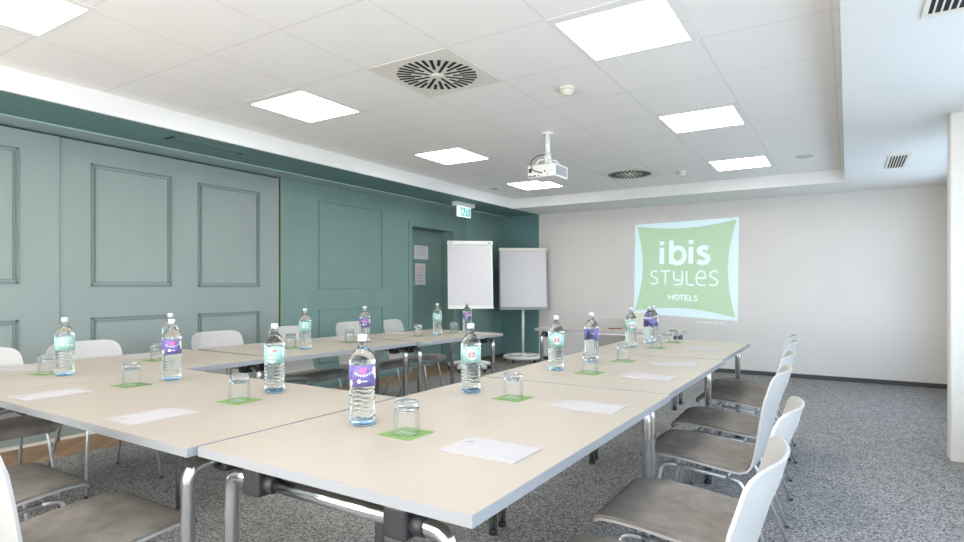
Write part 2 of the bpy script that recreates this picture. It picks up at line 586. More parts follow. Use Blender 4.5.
def swirl(x, y, label):
    r = thing('air_diffuser', label, 'air vent', (x + .3, y + .315, H), group='round swirl air diffusers in square plates')
    MB().box(-.295, .295, -.31, .31, -.003, .001).build('plate', M['aircon'], r)
    for k in range(32):
        a = 2 * PI * (k + .5) / 32
        r0, r1 = ((.055, .245), (.15, .25), (.10, .247), (.16, .25))[k % 4]
        hw = .008
        ux = Vector((math.cos(a), math.sin(a), 0))
        uy = Vector((-math.sin(a), math.cos(a), 0))
        MB().prism([(r0, -hw), (r1, -hw * 1.35), (r1, hw * 1.35), (r0, hw)], -.002, (0, 0, -.0035), ux, uy).build('slot', M['dark'], r)
    MB().lathe([(.03, -.008), (.035, -.003)], 20).build('hub', M['aircon'], r)
swirl(-1.85, 1.66, 'large round swirl vent in a beige square plate, top centre of the ceiling')
swirl(-1.85, 5.44, 'far smaller-looking round swirl vent right of the projector')

def detector(x, y, label):
    r = thing('smoke_detector', label, 'smoke detector', (x, y, H), group='smoke detectors on the ceiling')
    MB().lathe([(.052, -.014), (.052, .001)], 24).build('base', M['cream_plastic'], r)
    MB().lathe([(.022, -.052), (.034, -.048), (.04, -.03), (.046, -.028), (.046, -.018)], 24).build('head', M['cream_plastic'], r)
    MB().lathe([(.043, -.0185), (.043, -.0135)], 24).build('sensor_slot', M['ink'], r)
detector(-.96, 2.62, 'cream round smoke detector, nearer one, beside the largest light panel')
detector(-1.0, 5.92, 'cream round smoke detector, farther one, beside the far swirl vent')
for x, y, lab in ((.25, 5.76, 'flat round ceiling speaker to the right of the last light panel'), (-3.38, 5.73, 'flat round ceiling speaker left of the light below the projector')):
    r = thing('ceiling_speaker', lab, 'speaker', (x, y, H), group='flat round ceiling speakers')
    MB().lathe([(.085, -.006), (.095, .001)], 28).build('rim', M['white_paint'], r)
    MB().lathe([(.078, -.009), (.083, -.005)], 28).build('grille', mat('speaker_grille', (.55, .54, .53), .7), r)
def grille_vent(x, y, wx, wy, label):
    r = thing('ceiling_vent', label, 'air vent', (x, y, ZS), group='slatted vents in the right-hand ceiling border')
    MB().box(.015, wx - .015, .03, wy - .03, -.003, .001).build('backing', M['dark'], r)
    fb = MB()
    for a in ((0, wx, 0, .035), (0, wx, wy - .035, wy), (0, .02, .035, wy - .035), (wx - .02, wx, .035, wy - .035)):
        fb.box(a[0], a[1], a[2], a[3], -.008, .001)
    fb.build('frame', M['aircon'], r)
    n = 6
    for k in range(n):
        xx = .02 + (wx - .04) * (k + .62) / n
        MB().box(xx, xx + .007, .03, wy - .03, -.007, 0).build('slat', M['aircon'], r)
grille_vent(.925, 5.4, .17, .70, 'small slatted air vent in the right ceiling border, farther one')
grille_vent(.885, 1.55, .2, .68, 'slatted air vent at the top right corner of the picture')
r = thing('slot_diffuser', 'long narrow slot diffuser in the teal ceiling strip above the sliding panels', 'air vent', (-3.97, 1.62, ZS))
MB().box(0, .12, 0, .68, -.003, .001).build('plate', M['teal_dark'], r)
MB().box(.045, .052, .05, .66, -.004, 0).build('slot', M['dark'], r)
MB().box(.0, .12, .0, .02, -.0045, 0).build('end_cap', M['dark'], r)
MB().box(.03, .08, .63, .66, -.0045, 0).build('end_cap', M['dark'], r)

# exit sign hanging from the teal strip
r = thing('exit_sign', 'illuminated green and white running-man exit sign hanging above the flip charts', 'exit sign', (-3.95, 5.84, ZS))
MB().box(-.045, .045, -.23, .22, -.055, 0).build('housing', M['white_plastic'], r, bevel=.006)
s_ = MB().box(-.008, .008, -.165, .165, -.2, -.055).build('panel', M['exit_white'], r)
MB().box(.008, .010, -.10, .15, -.187, -.068).build('green_field', M['exit_face'], s_)
g = MB()
def flat_stroke(b, pts, w_, o, ux, uy, d, mi=0):
    for p, q in zip(pts, pts[1:]):
        a = Vector((p[0], p[1])); c = Vector((q[0], q[1]))
        t_ = (c - a).normalized()
        n_ = Vector((-t_.y, t_.x)) * w_ / 2
        b.prism([tuple(a - n_), tuple(c - n_), tuple(c + n_), tuple(a + n_)], d, o, ux, uy, mi)
flat_stroke(g, [(.0, .045), (-.02, .02), (-.045, -.005), (-.03, -.045)], .016, (.0102, -.03, -.128), (0, 1, 0), (0, 0, 1), .001)
flat_stroke(g, [(-.02, .02), (.01, -.01), (.035, -.045)], .014, (.0102, -.03, -.128), (0, 1, 0), (0, 0, 1), .001)
flat_stroke(g, [(.06, -.05), (.06, .05), (.12, .05), (.12, -.05)], .012, (.0102, -.03, -.128), (0, 1, 0), (0, 0, 1), .001)
g.build('pictogram', M['exit_white'], s_)

# projector on its ceiling mount
r = thing('projector', 'white ceiling projector hanging on a white pole, cable looped behind', 'projector', (-1.565, 3.585, H), -.04)
mb = MB()
mb.lathe([(.05, -.012), (.05, .001)], 20)
mb.tube([(0, 0, 0), (0, 0, -.2)], .021, 14)
mb.build('mount_pole', M['white_plastic'], r)
mb = MB()
mb.tube([(0, 0, -.17), (0, 0, -.26)], .03, 12)
for q in ((-.08, .08), (.08, -.08), (-.08, -.08), (.08, .08)):
    mb.tube(bend([(0, 0, -.23), (q[0] * .7, q[1] * .7, -.235), (q[0], q[1], -.288)], .02), .007, 8)
mb.build('bracket', M['white_plastic'], r)
bd = MB().box(-.128, .128, -.12, .13, -.395, -.287).build('body', M['white_plastic'], r, bevel=.01)
mb = MB().box(.127, .1292, -.095, .105, -.38, -.302, 1)
for k in range(6):
    mb.box(.1291, .1305, -.09, .10, -.375 + k * .013, -.369 + k * .013)
mb.build('side_grille', [M['edge'], M['ink2']], bd)
for k, (x, z, w_, h_) in enumerate(((-.118, -.387, .022, .012), (-.09, -.387, .012, .01), (-.07, -.387, .02, .012), (-.118, -.35, .03, .035), (-.03, -.385, .012, .01), (.03, -.355, .014, .012), (.0, -.37, .008, .008), (.06, -.38, .008, .008))):
    MB().box(x, x + w_, -.1215, -.119, z, z + h_).build('connector', M['black'], bd)
MB().lathe([(.035, .13), (.038, .145), (.03, .15)], 20, (.05, 0, -.34), axis='y').build('lens', M['black'], r)
MB().tube(bend([(0, -.035, -.19), (-.05, -.08, -.2), (-.085, -.15, -.26), (-.07, -.155, -.34), (.01, -.12, -.36)], .06), .0045, 8).build('cable', M['black'], r)

# ================================================================== projection on the back wall
r = thing('projected_logo', 'projected hotel logo slide, green pillow shape with white lettering on the back wall', 'projection', (-2.07, YB, .7))
O = Vector((0, -.004, 0))
QX0, QX1 = 0.0, 1.43
def bil(u, v):
    # keystone quad of the projected picture, u right, v up (0..1)
    c = [(-.01, .088), (1.42, .014), (1.437, 1.427), (.01, 1.398)]
    x = (1 - u) * (1 - v) * c[0][0] + u * (1 - v) * c[1][0] + u * v * c[2][0] + (1 - u) * v * c[3][0]
    z = (1 - u) * (1 - v) * c[0][1] + u * (1 - v) * c[1][1] + u * v * c[2][1] + (1 - u) * v * c[3][1]
    return x, z
def wall_poly(b, uv, depth, mi=0, raw=False):
    pts = uv if raw else [bil(*p) for p in uv]
    b.prism(pts, .0012, (0, -depth, 0), (1, 0, 0), (0, 0, 1), mi)
b = MB(); wall_poly(b, [(0, 0), (1, 0), (1, 1), (0, 1)], .001)
b.build('white_ground', M['beam_white'], r)
NG = 18
E0 = .022
b = MB()
vs_, fs = [], []
for jv in range(NG + 1):
    v = jv / NG
    L_ = E0 + .07 * math.sin(PI * v) - .012 * (1 - v)
    R_ = 1 - E0 - .07 * math.sin(PI * v)
    for iu in range(NG + 1):
        u = iu / NG
        B_ = .03 + .06 * math.sin(PI * u)
        T_ = 1 - E0 - .05 * math.sin(PI * u)
        x, z = bil(L_ + (R_ - L_) * u, B_ + (T_ - B_) * v)
        vs_.append((x, -.0035, z))
for jv in range(NG):
    for iu in range(NG):
        a = jv * (NG + 1) + iu
        fs.append((a, a + 1, a + NG + 2, a + NG + 1))
b.add(vs_, fs)
b.build('pillow_shape', M['beam_green'], r, recalc=False)

# lettering as strokes in slide coordinates (units: fraction of the slide)
def arc(cx_, cy_, rx, ry, a0, a1, n=10):
    return [(cx_ + rx * math.cos(math.radians(a0 + (a1 - a0) * k / n)), cy_ + ry * math.sin(math.radians(a0 + (a1 - a0) * k / n))) for k in range(n + 1)]
def stroke(b, pts, w_, depth=.0055):
    P = [Vector(bil(*p)) for p in pts]
    L, R = [], []
    for i, p in enumerate(P):
        a = P[max(i - 1, 0)]; c = P[min(i + 1, len(P) - 1)]
        t_ = (c - a).normalized()
        n_ = Vector((-t_.y, t_.x)) * w_ / 2
        if 0 < i < len(P) - 1:
            t1 = (P[i] - P[i - 1]).normalized(); t2 = (P[i + 1] - P[i]).normalized()
            cs = max(.5, math.sqrt(max(0, (1 + t1.dot(t2)) / 2)))
            n_ = n_ / cs
        L.append(p + n_); R.append(p - n_)
    for i in range(len(P) - 1):
        q = [L[i], R[i], R[i + 1], L[i + 1]]
        b.add([(a.x, -depth, a.y) for a in q], [(0, 1, 2, 3)])
def letters(name, glyphs, w_):
    b = MB()
    for g_ in glyphs:
        for s1 in g_:
            stroke(b, s1, w_)
    o = b.build(name, M['beam_text'], r, recalc=False)
    return o
# ibis (bold)
yb_, xh = .555, .175
S = lambda x, y, w1, h1: arc(x + w1 * .55, y + h1 * .76, w1 * .42, h1 * .20, 40, 200, 8)[:-1] + arc(x + w1 * .5, y + h1 * .25, w1 * .46, h1 * .25, 95, -140, 10)
ibis = [
    [[(.275, yb_), (.275, yb_ + xh)], [(.275, yb_ + .205), (.275, yb_ + .245)]],
    [[(.365, yb_), (.365, yb_ + .25)], arc(.425, yb_ + .088, .062, .082, 150, -150, 18)],
    [[(.545, yb_), (.545, yb_ + xh)], [(.545, yb_ + .205), (.545, yb_ + .245)]],
    [[(.70, yb_ + .155), (.665, yb_ + .165), (.633, yb_ + .158), (.618, yb_ + .132), (.63, yb_ + .108), (.665, yb_ + .09), (.695, yb_ + .068), (.70, yb_ + .04), (.68, yb_ + .015), (.645, yb_ + .009), (.603, yb_ + .022)]],
]
ibis = [[[((x - .275) * 1.05 + .28, y) for x, y in st] for st in g_] for g_ in ibis]
letters('ibis_lettering', ibis, .065)
# StYLeS (thin, rounded)
y0, hh = .335, .145
def Sg(x):
    return [[(x + .082, y0 + hh - .012), (x + .055, y0 + hh), (x + .028, y0 + hh - .003), (x + .01, y0 + hh - .028), (x + .018, y0 + hh * .6), (x + .05, y0 + hh * .5), (x + .078, y0 + hh * .38), (x + .084, y0 + hh * .2), (x + .07, y0 + .01), (x + .04, y0), (x, y0 + .01)]]
styles = [
    Sg(.165),
    [[(.275, y0 + hh), (.385, y0 + hh)], [(.33, y0 + hh), (.33, y0)]],
    [[(.42, y0 + hh), (.42, y0 + hh * .5), (.433, y0 + hh * .36), (.46, y0 + hh * .33), (.50, y0 + hh * .33)], [(.51, y0 + hh), (.51, y0 + .03), (.495, y0 + .005), (.47, y0), (.42, y0)]],
    [[(.555, y0 + hh), (.555, y0 + .03), (.57, y0 + .004), (.6, y0), (.63, y0)]],
    [[(.66, y0 + hh * .5), (.745, y0 + hh * .5), (.75, y0 + hh * .65), (.735, y0 + hh * .93), (.705, y0 + hh * 1.02), (.675, y0 + hh * .93), (.658, y0 + hh * .65), (.655, y0 + hh * .4), (.665, y0 + .015), (.695, y0), (.745, y0)]],
    Sg(.785),
]
styles = [[[((x - .165) * .925 + .165, y) for x, y in st] for st in g_] for g_ in styles]
letters('styles_lettering', styles, .022)
y1, h1 = .175, .052
hot = [
    [[(.355, y1), (.355, y1 + h1)], [(.395, y1), (.395, y1 + h1)], [(.355, y1 + h1 / 2), (.395, y1 + h1 / 2)]],
    [arc(.432, y1 + h1 / 2, .022, h1 / 2, 0, 360, 14)],
    [[(.462, y1 + h1), (.502, y1 + h1)], [(.482, y1 + h1), (.482, y1)]],
    [[(.545, y1 + h1), (.515, y1 + h1), (.515, y1), (.545, y1)], [(.515, y1 + h1 / 2), (.54, y1 + h1 / 2)]],
    [[(.56, y1 + h1), (.56, y1), (.588, y1)]],
    [[(.63, y1 + h1 * .9), (.615, y1 + h1), (.602, y1 + h1 * .8), (.61, y1 + h1 * .55), (.627, y1 + h1 * .4), (.63, y1 + h1 * .15), (.615, y1), (.6, y1 + h1 * .1)]],
]
letters('hotels_lettering', hot, .017)
# small status line projected below the slide
b = MB()
x = .88
for k, w_ in enumerate((.035, 0, .02, .015, .03, .012, .028, .018, .03, 0, 0, .03, 0, .01)):
    if w_:
        z_ = -.015 - .02 * (x / 1.4)
        b.add([(x, -.003, z_), (x + w_, -.003, z_), (x + w_, -.003, z_ + .018), (x, -.003, z_ + .018)], [(0, 1, 2, 3)])
    x += w_ + .012
b.build('status_line', M['beam_text'], r, recalc=False)

# ================================================================== tables
def table(cx_, cy_, wx, wy, label, rz=0, long_axis='y', ins=(.085, .085)):
    """wx by wy top; leg frames stand along the two short sides"""
    r = thing('conference_table', label, 'table', (cx_, cy_, 0), rz, 'cream conference tables in the U arrangement')
    hx, hy = wx / 2, wy / 2
    Z1, Z0 = .74, .714
    MB().box(-hx + .0015, hx - .0015, -hy + .0015, hy - .0015, Z0, Z1).build('tabletop', M['tabletop'], r)
    e = MB()
    o4 = [(-hx, -hy), (hx, -hy), (hx, hy), (-hx, hy)]
    i4 = [(-hx + .0014, -hy + .0014), (hx - .0014, -hy + .0014), (hx - .0014, hy - .0014), (-hx + .0014, hy - .0014)]
    ev = [(x, y, z) for z in (Z0, Z1 - .0008) for x, y in o4] + [(x, y, z) for z in (Z0, Z1 - .0008) for x, y in i4]
    ef = []
    for q in range(4):
        q2 = (q + 1) % 4
        ef += [(q, q2, 4 + q2, 4 + q), (8 + q, 12 + q, 12 + q2, 8 + q2), (4 + q, 4 + q2, 12 + q2, 12 + q), (q, 8 + q, 8 + q2, q2)]
    e.add(ev, ef)
    e.build('edge_band', M['edge'], r)
    def P(a, b_, z):      # a along frame, b_ across
        return (a, b_, z) if long_axis == 'y' else (b_, a, z)
    A, B = (hx, hy) if long_axis == 'y' else (hy, hx)
    R = .0195
    for s in (-1, 1):
        yb2 = s * (B - .045)
        bar = [P(-A + ins[0] + .1, yb2, .672), P(A - ins[1] - .1, yb2, .672)]
        MB().tube(bar, R, 14).build('end_bar', M['chrome'], r)
        for q in (-1, 1):
            la = A - ins[(q + 1) // 2]
            pts = bend([P(q * la, yb2, .012), P(q * la, yb2, .672), P(q * (la - .105), yb2, .672)], .09, 8)
            lg = MB().tube(pts, R, 14).build('leg', M['chrome'], r)
            c0 = P(q * la, yb2, 0)
            MB().lathe([(.019, 0), (.021, .004), (.021, .02), (.0195, .022)], 16, c0).build('foot_cap', M['black'], lg)
            k = P(q * (la - .125), yb2, 0)
            hx2, hy2 = (.033, .034) if long_axis == 'y' else (.034, .033)
            bl = MB().box(k[0] - hx2, k[0] + hx2, k[1] - hy2, k[1] + hy2, .638, .714)
            bl.build('clamp_block', M['black'], r, bevel=.01)
            MB().tube([P(q * (la - .125) + .03, yb2, .672), P(q * (la - .125) + .06, yb2, .672), P(q * (la - .125) + .066, yb2, .672)], [.025, .025, .021], 14).build('collar', M['black'], r)
    # long rails under the top
    for s in (-1, 1):
        a_ = s * (A - .16)
        p0 = P(a_ - .015, -B + .08, 0); p1 = P(a_ + .015, B - .08, 0)
        MB().box(min(p0[0], p1[0]), max(p0[0], p1[0]), min(p0[1], p1[1]), max(p0[1], p1[1]), .69, .714).build('rail', M['steel'], r)
    return r
table(-.4525, .7425, .905, 1.485, 'nearest cream table of the right-hand row, its chrome end frame facing the camera')
table(-.463, 2.141, .905, 1.286, 'middle cream table of the right-hand row')
table(-.482, 3.417, .905, 1.226, 'far cream table of the right-hand row, closest to the projection')
table(-1.660, .413, 1.485, .875, 'cream table at bottom left, set crosswise against the nearest right-row table', 0, 'x', (.03, .05))
WI = (.31, .085)
table(-2.884, .69, .955, 1.48, 'near table of the left row, running along the sliding panels', 0, 'y', WI)
table(-2.80, 2.105, .95, 1.27, 'middle table of the left row, two chairs tucked behind it', -.05, 'y', WI)
table(-2.645, 3.32, .90, 1.10, 'far table of the left row, ending beside the flip charts', -.085, 'y', WI)
table(-1.48, 4.87, 1.46, .50, 'cream table standing across the far end below the projected logo', .07, 'x')

# ================================================================== chairs
def profile():
    # (y, z, half width, pull of the edges: forward for the back, up for the seat)
    return [(.236, .424, .178, 0, 0), (.240, .431, .195, 0, 0), (.236, .439, .207, 0, .0), (.218, .447, .215, 0, .0), (.17, .450, .221, 0, .001), (.10, .445, .227, 0, .004),
            (.02, .434, .230, 0, .008), (-.06, .421, .231, 0, .011), (-.12, .413, .230, .002, .012), (-.165, .412, .229, .006, .010),
            (-.197, .425, .227, .010, .006), (-.218, .452, .224, .013, .002), (-.233, .495, .221, .017, 0), (-.251, .56, .219, .024, 0),
            (-.272, .64, .218, .034, 0), (-.295, .72, .217, .043, 0), (-.316, .775, .212, .047, 0), (-.322, .80, .203, .046, 0),
            (-.327, .817, .188, .042, 0), (-.330, .827, .165, .033, 0), (-.332, .832, .13, .021, 0)]
def sheet(rows, n=14, off=0.0, thick=0.0):
    b = MB()
    pr = rows
    V_ = []
    nrm = []
    for i, (y, z, hw, fy, fz) in enumerate(pr):
        a = pr[max(i - 1, 0)]; c = pr[min(i + 1, len(pr) - 1)]
        t_ = Vector((0, c[0] - a[0], c[1] - a[1])).normalized()
        nn = Vector((0, -t_.z, t_.y))
        if nn.z < 0 and i < len(pr) * .5: nn = -nn
        nrm.append(Vector((0, t_.z, -t_.y)))
    def pt(i, k, o):
        y, z, hw, fy, fz = pr[i]
        s = -1 + 2 * k / n
        q = s * s
        return Vector((s * hw, y + fy * q, z + fz * q)) + nrm[i] * o
    m_ = len(pr)
    top = [pt(i, k, off) for i in range(m_) for k in range(n + 1)]
    bot = [pt(i, k, off + thick) for i in range(m_) for k in range(n + 1)]
    N1 = len(top)
    fs = []
    for i in range(m_ - 1):
        for k in range(n):
            a = i * (n + 1) + k
            fs.append((a, a + 1, a + n + 2, a + n + 1))
            fs.append((N1 + a, N1 + a + n + 1, N1 + a + n + 2, N1 + a + 1))
    ed = [k for k in range(n + 1)] + [i * (n + 1) + n for i in range(1, m_)] + [(m_ - 1) * (n + 1) + k for k in range(n - 1, -1, -1)] + [i * (n + 1) for i in range(m_ - 2, 0, -1)]
    for a, c in zip(ed, ed[1:] + ed[:1]):
        fs.append((a, c, N1 + c, N1 + a))
    b.add(top + bot, fs, 0, True)
    return b
CG = 'white shell chairs around the tables'
def make_chair():
    r = thing('conference_chair', '', 'chair', group=CG)
    P = profile()
    sh = sheet(P, 14, 0, .008).build('shell', M['shell'], r)
    e = sh.modifiers.new('edge', 'EDGE_SPLIT'); e.split_angle = math.radians(50)
    pad = [(y, z, hw - .0035, fy, fz) for (y, z, hw, fy, fz) in P[0:11]]
    pd = sheet(pad, 14, .0065, .0115).build('seat_pad', M['pad'], r)
    e = pd.modifiers.new('edge', 'EDGE_SPLIT'); e.split_angle = math.radians(60)
    R = .0085
    for s in (-1, 1):
        x1, x2 = s * .175, s * .205
        lf = MB().tube(bend([(x2 + s * .005, .225, .008), (x1, .165, .405), (x1, .10, .408)], .045, 6), R, 8).build('leg', M['satin'], r)
        lr = MB().tube(bend([(x2 + s * .005, -.30, .008), (x1, -.155, .378), (x1, -.10, .386)], .045, 6), R, 8).build('leg', M['satin'], r)
        MB().tube([(x1, .10, .408), (x1, -.10, .386)], R, 8).build('side_rail', M['satin'], r)
        for l_, y in ((lf, .226), (lr, -.302)):
            MB().lathe([(.009, 0), (.010, .003), (.010, .012)], 10, (x2 + s * .005, y, 0)).build('glide', M['black'], l_)
    for y, z in ((.13, .402), (.02, .394), (-.10, .383)):
        MB().tube([(-.175, y, z), (.175, y, z)], .006, 8).build('cross_rod', M['satin'], r)
    return r
proto = make_chair()
# (x of seat centre, y, facing angle, label): local +y faces the table
FW = PI / 2       # faces -x
FE = -PI / 2      # faces +x
chairs = [
    (.18, .43, FW + .0, 'nearest right-row chair, cut by the bottom edge, its white back closest to the camera'),
    (.175, 1.02, FW, 'right-row chair whose grey seat is the largest in view, beside the nearest table'),
    (.085, 1.83, FW, 'third right-row chair from the camera, seat right of the chrome legs between two tables'),
    (.055, 2.47, FW + .03, 'fourth right-row chair from the camera, its seat half behind the third one'),
    (.02, 3.26, FW, 'fifth right-row chair from the camera, at the far table, with chrome rail showing'),
    (-.02, 3.728, FW, 'last right-row chair, nearest the projection wall'),
    (-1.335, -.11, 0.0, 'white chair in the bottom left corner, large grey seat beside the table legs'),
    (-1.985, -.125, 0.0, 'chair behind the bottom left corner chair, smaller grey seat under the crosswise table'),
    (-3.19, .285, FE, 'wall-side chair at the left picture edge, only its rounded white back corner showing'),
    (-3.21, .84, FE, 'wall-side chair directly right of the leftmost mint-labelled bottle'),
    (-3.25, 1.78, FE, 'wall-side chair in front of the wide sliding panel, right of the purple-labelled bottle'),
    (-3.25, 2.46, FE, 'wall-side chair behind two mint-labelled bottles, where sliding panel meets teal wall'),
    (-3.25, 3.22, FE - .0, 'wall-side chair before the lower teal wall frame, behind a purple-labelled bottle'),
    (-3.16, 3.79, FE + .25, 'last wall-side chair, nearest the recessed teal door'),
    (-1.63, 5.02, PI + .07, 'single white chair behind the far cross table, facing the camera'),
]
for i, (x, y, a, lab) in enumerate(chairs):
    if i == 0:
        c = proto
        c.location = (x, y, 0); c.rotation_euler = (0, 0, a); c['label'] = lab
    else:
        dup(proto, label=lab, loc=(x, y, 0), rz=a)

# ================================================================== bottles
RB = .0425
def bottle_profile():
    p = [(.034, .0), (.0395, .003), (.042, .010), (RB, .022)]
    z = .03
    while z < .126:
        p.append((RB, z)); z += .0035
    p += [(.0418, .128), (.0418, .199), (RB, .202), (RB, .205), (.0417, .213), (.0390, .222), (.0335, .233), (.0255, .244), (.0185, .252), (.0145, .259), (.0132, .266), (.0132, .278)]
    return p
def bottle_body():
    b = MB()
    pr = bottle_profile()
    n = 32
    vs_ = []
    for r_, z in pr:
        for k in range(n):
            a = 2 * PI * k / n
            rr = r_
            if .028 < z < .127:
                ph = (z + .0035 * math.sin(a * 4)) / .0145 * 2 * PI
                rr = r_ - .0014 * (1 + math.sin(ph)) / 1.0 * min(1, (z - .028) / .006, (.127 - z) / .006)
            vs_.append((rr * math.cos(a), rr * math.sin(a), z))
    fs = []
    for i in range(len(pr) - 1):
        for k in range(n):
            k2 = (k + 1) % n
            fs.append((i * n + k, i * n + k2, (i + 1) * n + k2, (i + 1) * n + k))
    fs.append(tuple(reversed(range(n)))); fs.append(tuple((len(pr) - 1) * n + k for k in range(n)))
    b.add(vs_, fs, 0, True)
    return b
def band(a0, a1, z0, z1, r_, n=24, topw=0.0):
    b = MB()
    vs_ = []
    for k in range(n + 1):
        a = a0 + (a1 - a0) * k / n
        for z in (z0, z1 + topw * math.sin(3.2 * a)):
            for rr in (r_, r_ + .0006):
                vs_.append((rr * math.cos(a), rr * math.sin(a), z))
    fs = []
    for k in range(n):
        o = 4 * k
        fs += [(o + 1, o + 5, o + 7, o + 3), (o, o + 2, o + 6, o + 4), (o, o + 4, o + 5, o + 1), (o + 2, o + 3, o + 7, o + 6)]
    fs += [(0, 1, 3, 2), (4 * n, 4 * n + 2, 4 * n + 3, 4 * n + 1)]
    b.add(vs_, fs, 0, True)
    return b
def blob(b, a, z, ra, rz_, r_, n=14, mi=0, lift=.0002):
    """round mark wrapped on the label: centre angle a, height z; ra, rz_ in metres"""
    z = .1635 + (z - .149) * .93
    vs_ = [((r_ + lift) * math.cos(a), (r_ + lift) * math.sin(a), z)]
    for k in range(n):
        t_ = 2 * PI * k / n
        aa = a + ra * math.cos(t_) / r_
        vs_.append(((r_ + lift) * math.cos(aa), (r_ + lift) * math.sin(aa), z + rz_ * math.sin(t_)))
    b.add(vs_, [(0, 1 + k, 1 + (k + 1) % n) for k in range(n)], mi)
def make_bottle(kind):
    r = thing('water_bottle', '', 'bottle', group='water bottles on the tables')
    bottle_body().build('bottle_body', M['water'], r)
    MB().lathe([(.0125, .273), (.0150, .2735), (.0152, .291), (.0140, .295)], 20).build('cap', M['cap'], r)
    F = -PI / 2      # label faces local -y
    col = M['purple'] if kind == 'purple' else M['mint']
    sp = 2.6 if kind == 'purple' else 1.75
    lb = band(F - sp, F + sp, .129, .198, RB + .0003, 30, .0 if kind == 'purple' else .003).build('label', col, r)
    k = MB()
    rr = RB + .0009
    if kind == 'purple':
        blob(k, F + .0, .166, .0105, .0105, rr, mi=1)
        blob(k, F + .06, .175, .010, .003, rr, mi=1)
        for q in range(9):
            a = F - .62 + q * .155
            zz = .150 + .010 * ((q - 4) / 4.0) ** 2
            blob(k, a, zz, .0014, .0046, rr, 6, 0, .0004)
        blob(k, F - .28, .131, .0065, .0065, rr)
        blob(k, F + .12, .131, .010, .0016, rr)
        blob(k, F + 1.0, .165, .011, .014, rr, mi=3)
        blob(k, F + 1.15, .145, .007, .010, rr)
        blob(k, F - 1.0, .124, .006, .010, rr, mi=3)
    elif kind == 'disc':
        blob(k, F, .150, .022, .022, rr)
        for q in range(6):
            a = q * PI / 3
            blob(k, F + .009 * math.cos(a) / rr, .150 + .009 * math.sin(a), .0042, .0042, rr, 8, 2, .0006)
        blob(k, F + .008 / rr, .161, .004, .004, rr, 8, 4, .0009)
        blob(k, F - .9, .165, .008, .006, rr)
        blob(k, F + .8, .175, .006, .003, rr, mi=1)
    elif kind == 'bird':
        blob(k, F - .1, .165, .013, .003, rr, mi=2)
        blob(k, F + .05, .170, .008, .003, rr, mi=2)
        blob(k, F - .3, .128, .017, .012, rr)
        blob(k, F + .9, .16, .004, .022, rr)
        blob(k, F - .3, .13, .003, .003, rr, 8, 4, .0006)
    else:
        blob(k, F - .25, .147, .006, .007, rr)
        for q in range(3):
            blob(k, F + .35, .165 - q * .012, .012, .0016, rr)
        blob(k, F + .75, .140, .005, .006, rr)
    k.build('label_print', [M['print_white'], M['pink'], M['red'], M['cream_print'], M['ink']], lb, recalc=False)
    MB().lathe([(.0345, -.0), (.040, .0032), (.0425, .0105), (.0429, .013), (.0432, .0135)], 32).build('bottle_foot', M['bottlebase'], r)
    return r
protos = {}
bottles = [
    (-.71, .44, 'purple', 'largest purple-labelled bottle, nearest on the right-hand table row'),
    (-.725, 1.10, 'disc', 'mint-labelled bottle with white round badge, second on the right-hand row'),
    (-.70, 1.89, 'disc', 'mint-labelled bottle on the middle right table, at its left edge before the grey wall'),
    (-.67, 2.32, 'purple', 'purple-labelled bottle standing right behind a glass on the middle right table'),
    (-.73, 3.25, 'disc', 'mint-labelled bottle on the far right table, below the projected logo edge'),
    (-.705, 3.62, 'purple', 'purple-labelled bottle on the far right table, front one of the pair'),
    (-.72, 3.785, 'purple', 'rearmost purple-labelled bottle on the far right table, half hidden behind its twin'),
    (-2.10, .61, 'purple', 'purple-labelled bottle on the crosswise table at left'),
    (-1.42, .66, 'bird', 'mint-labelled bottle with red mark on the crosswise table, centre left'),
    (-2.70, .41, 'plain', 'leftmost bottle, mint label, beside a glass near the sliding panels'),
    (-2.70, .945, 'plain', 'bottle almost fully hidden behind the left purple-labelled bottle'),
    (-2.64, 1.88, 'plain', 'mint-labelled bottle on the middle left-row table before the teal wall'),
    (-2.62, 2.46, 'purple', 'small purple-labelled bottle seen directly above the largest bottle'),
    (-2.56, 3.34, 'plain', 'mint-labelled bottle on the far left-row table, in front of the door'),
    (-2.50, 3.74, 'purple', 'purple-labelled bottle in front of the left flip chart'),
]
CAM = Vector((.614, -.942))
for i, (x, y, kind, lab) in enumerate(bottles):
    tw = {'purple': .05, 'disc': .1, 'bird': 0, 'plain': 0}[kind]
    a = math.atan2(CAM.y - y, CAM.x - x) + PI / 2 + tw
    if i in (3, 5):
        a += PI - .25
    if kind not in protos:
        protos[kind] = make_bottle(kind)
        c = protos[kind]
        c.scale = (.975, .975, .975)
        c.location = (x, y, .7405); c.rotation_euler = (0, 0, a); c['label'] = lab
    else:
        dup(protos[kind], label=lab, loc=(x, y, .7405), rz=a)

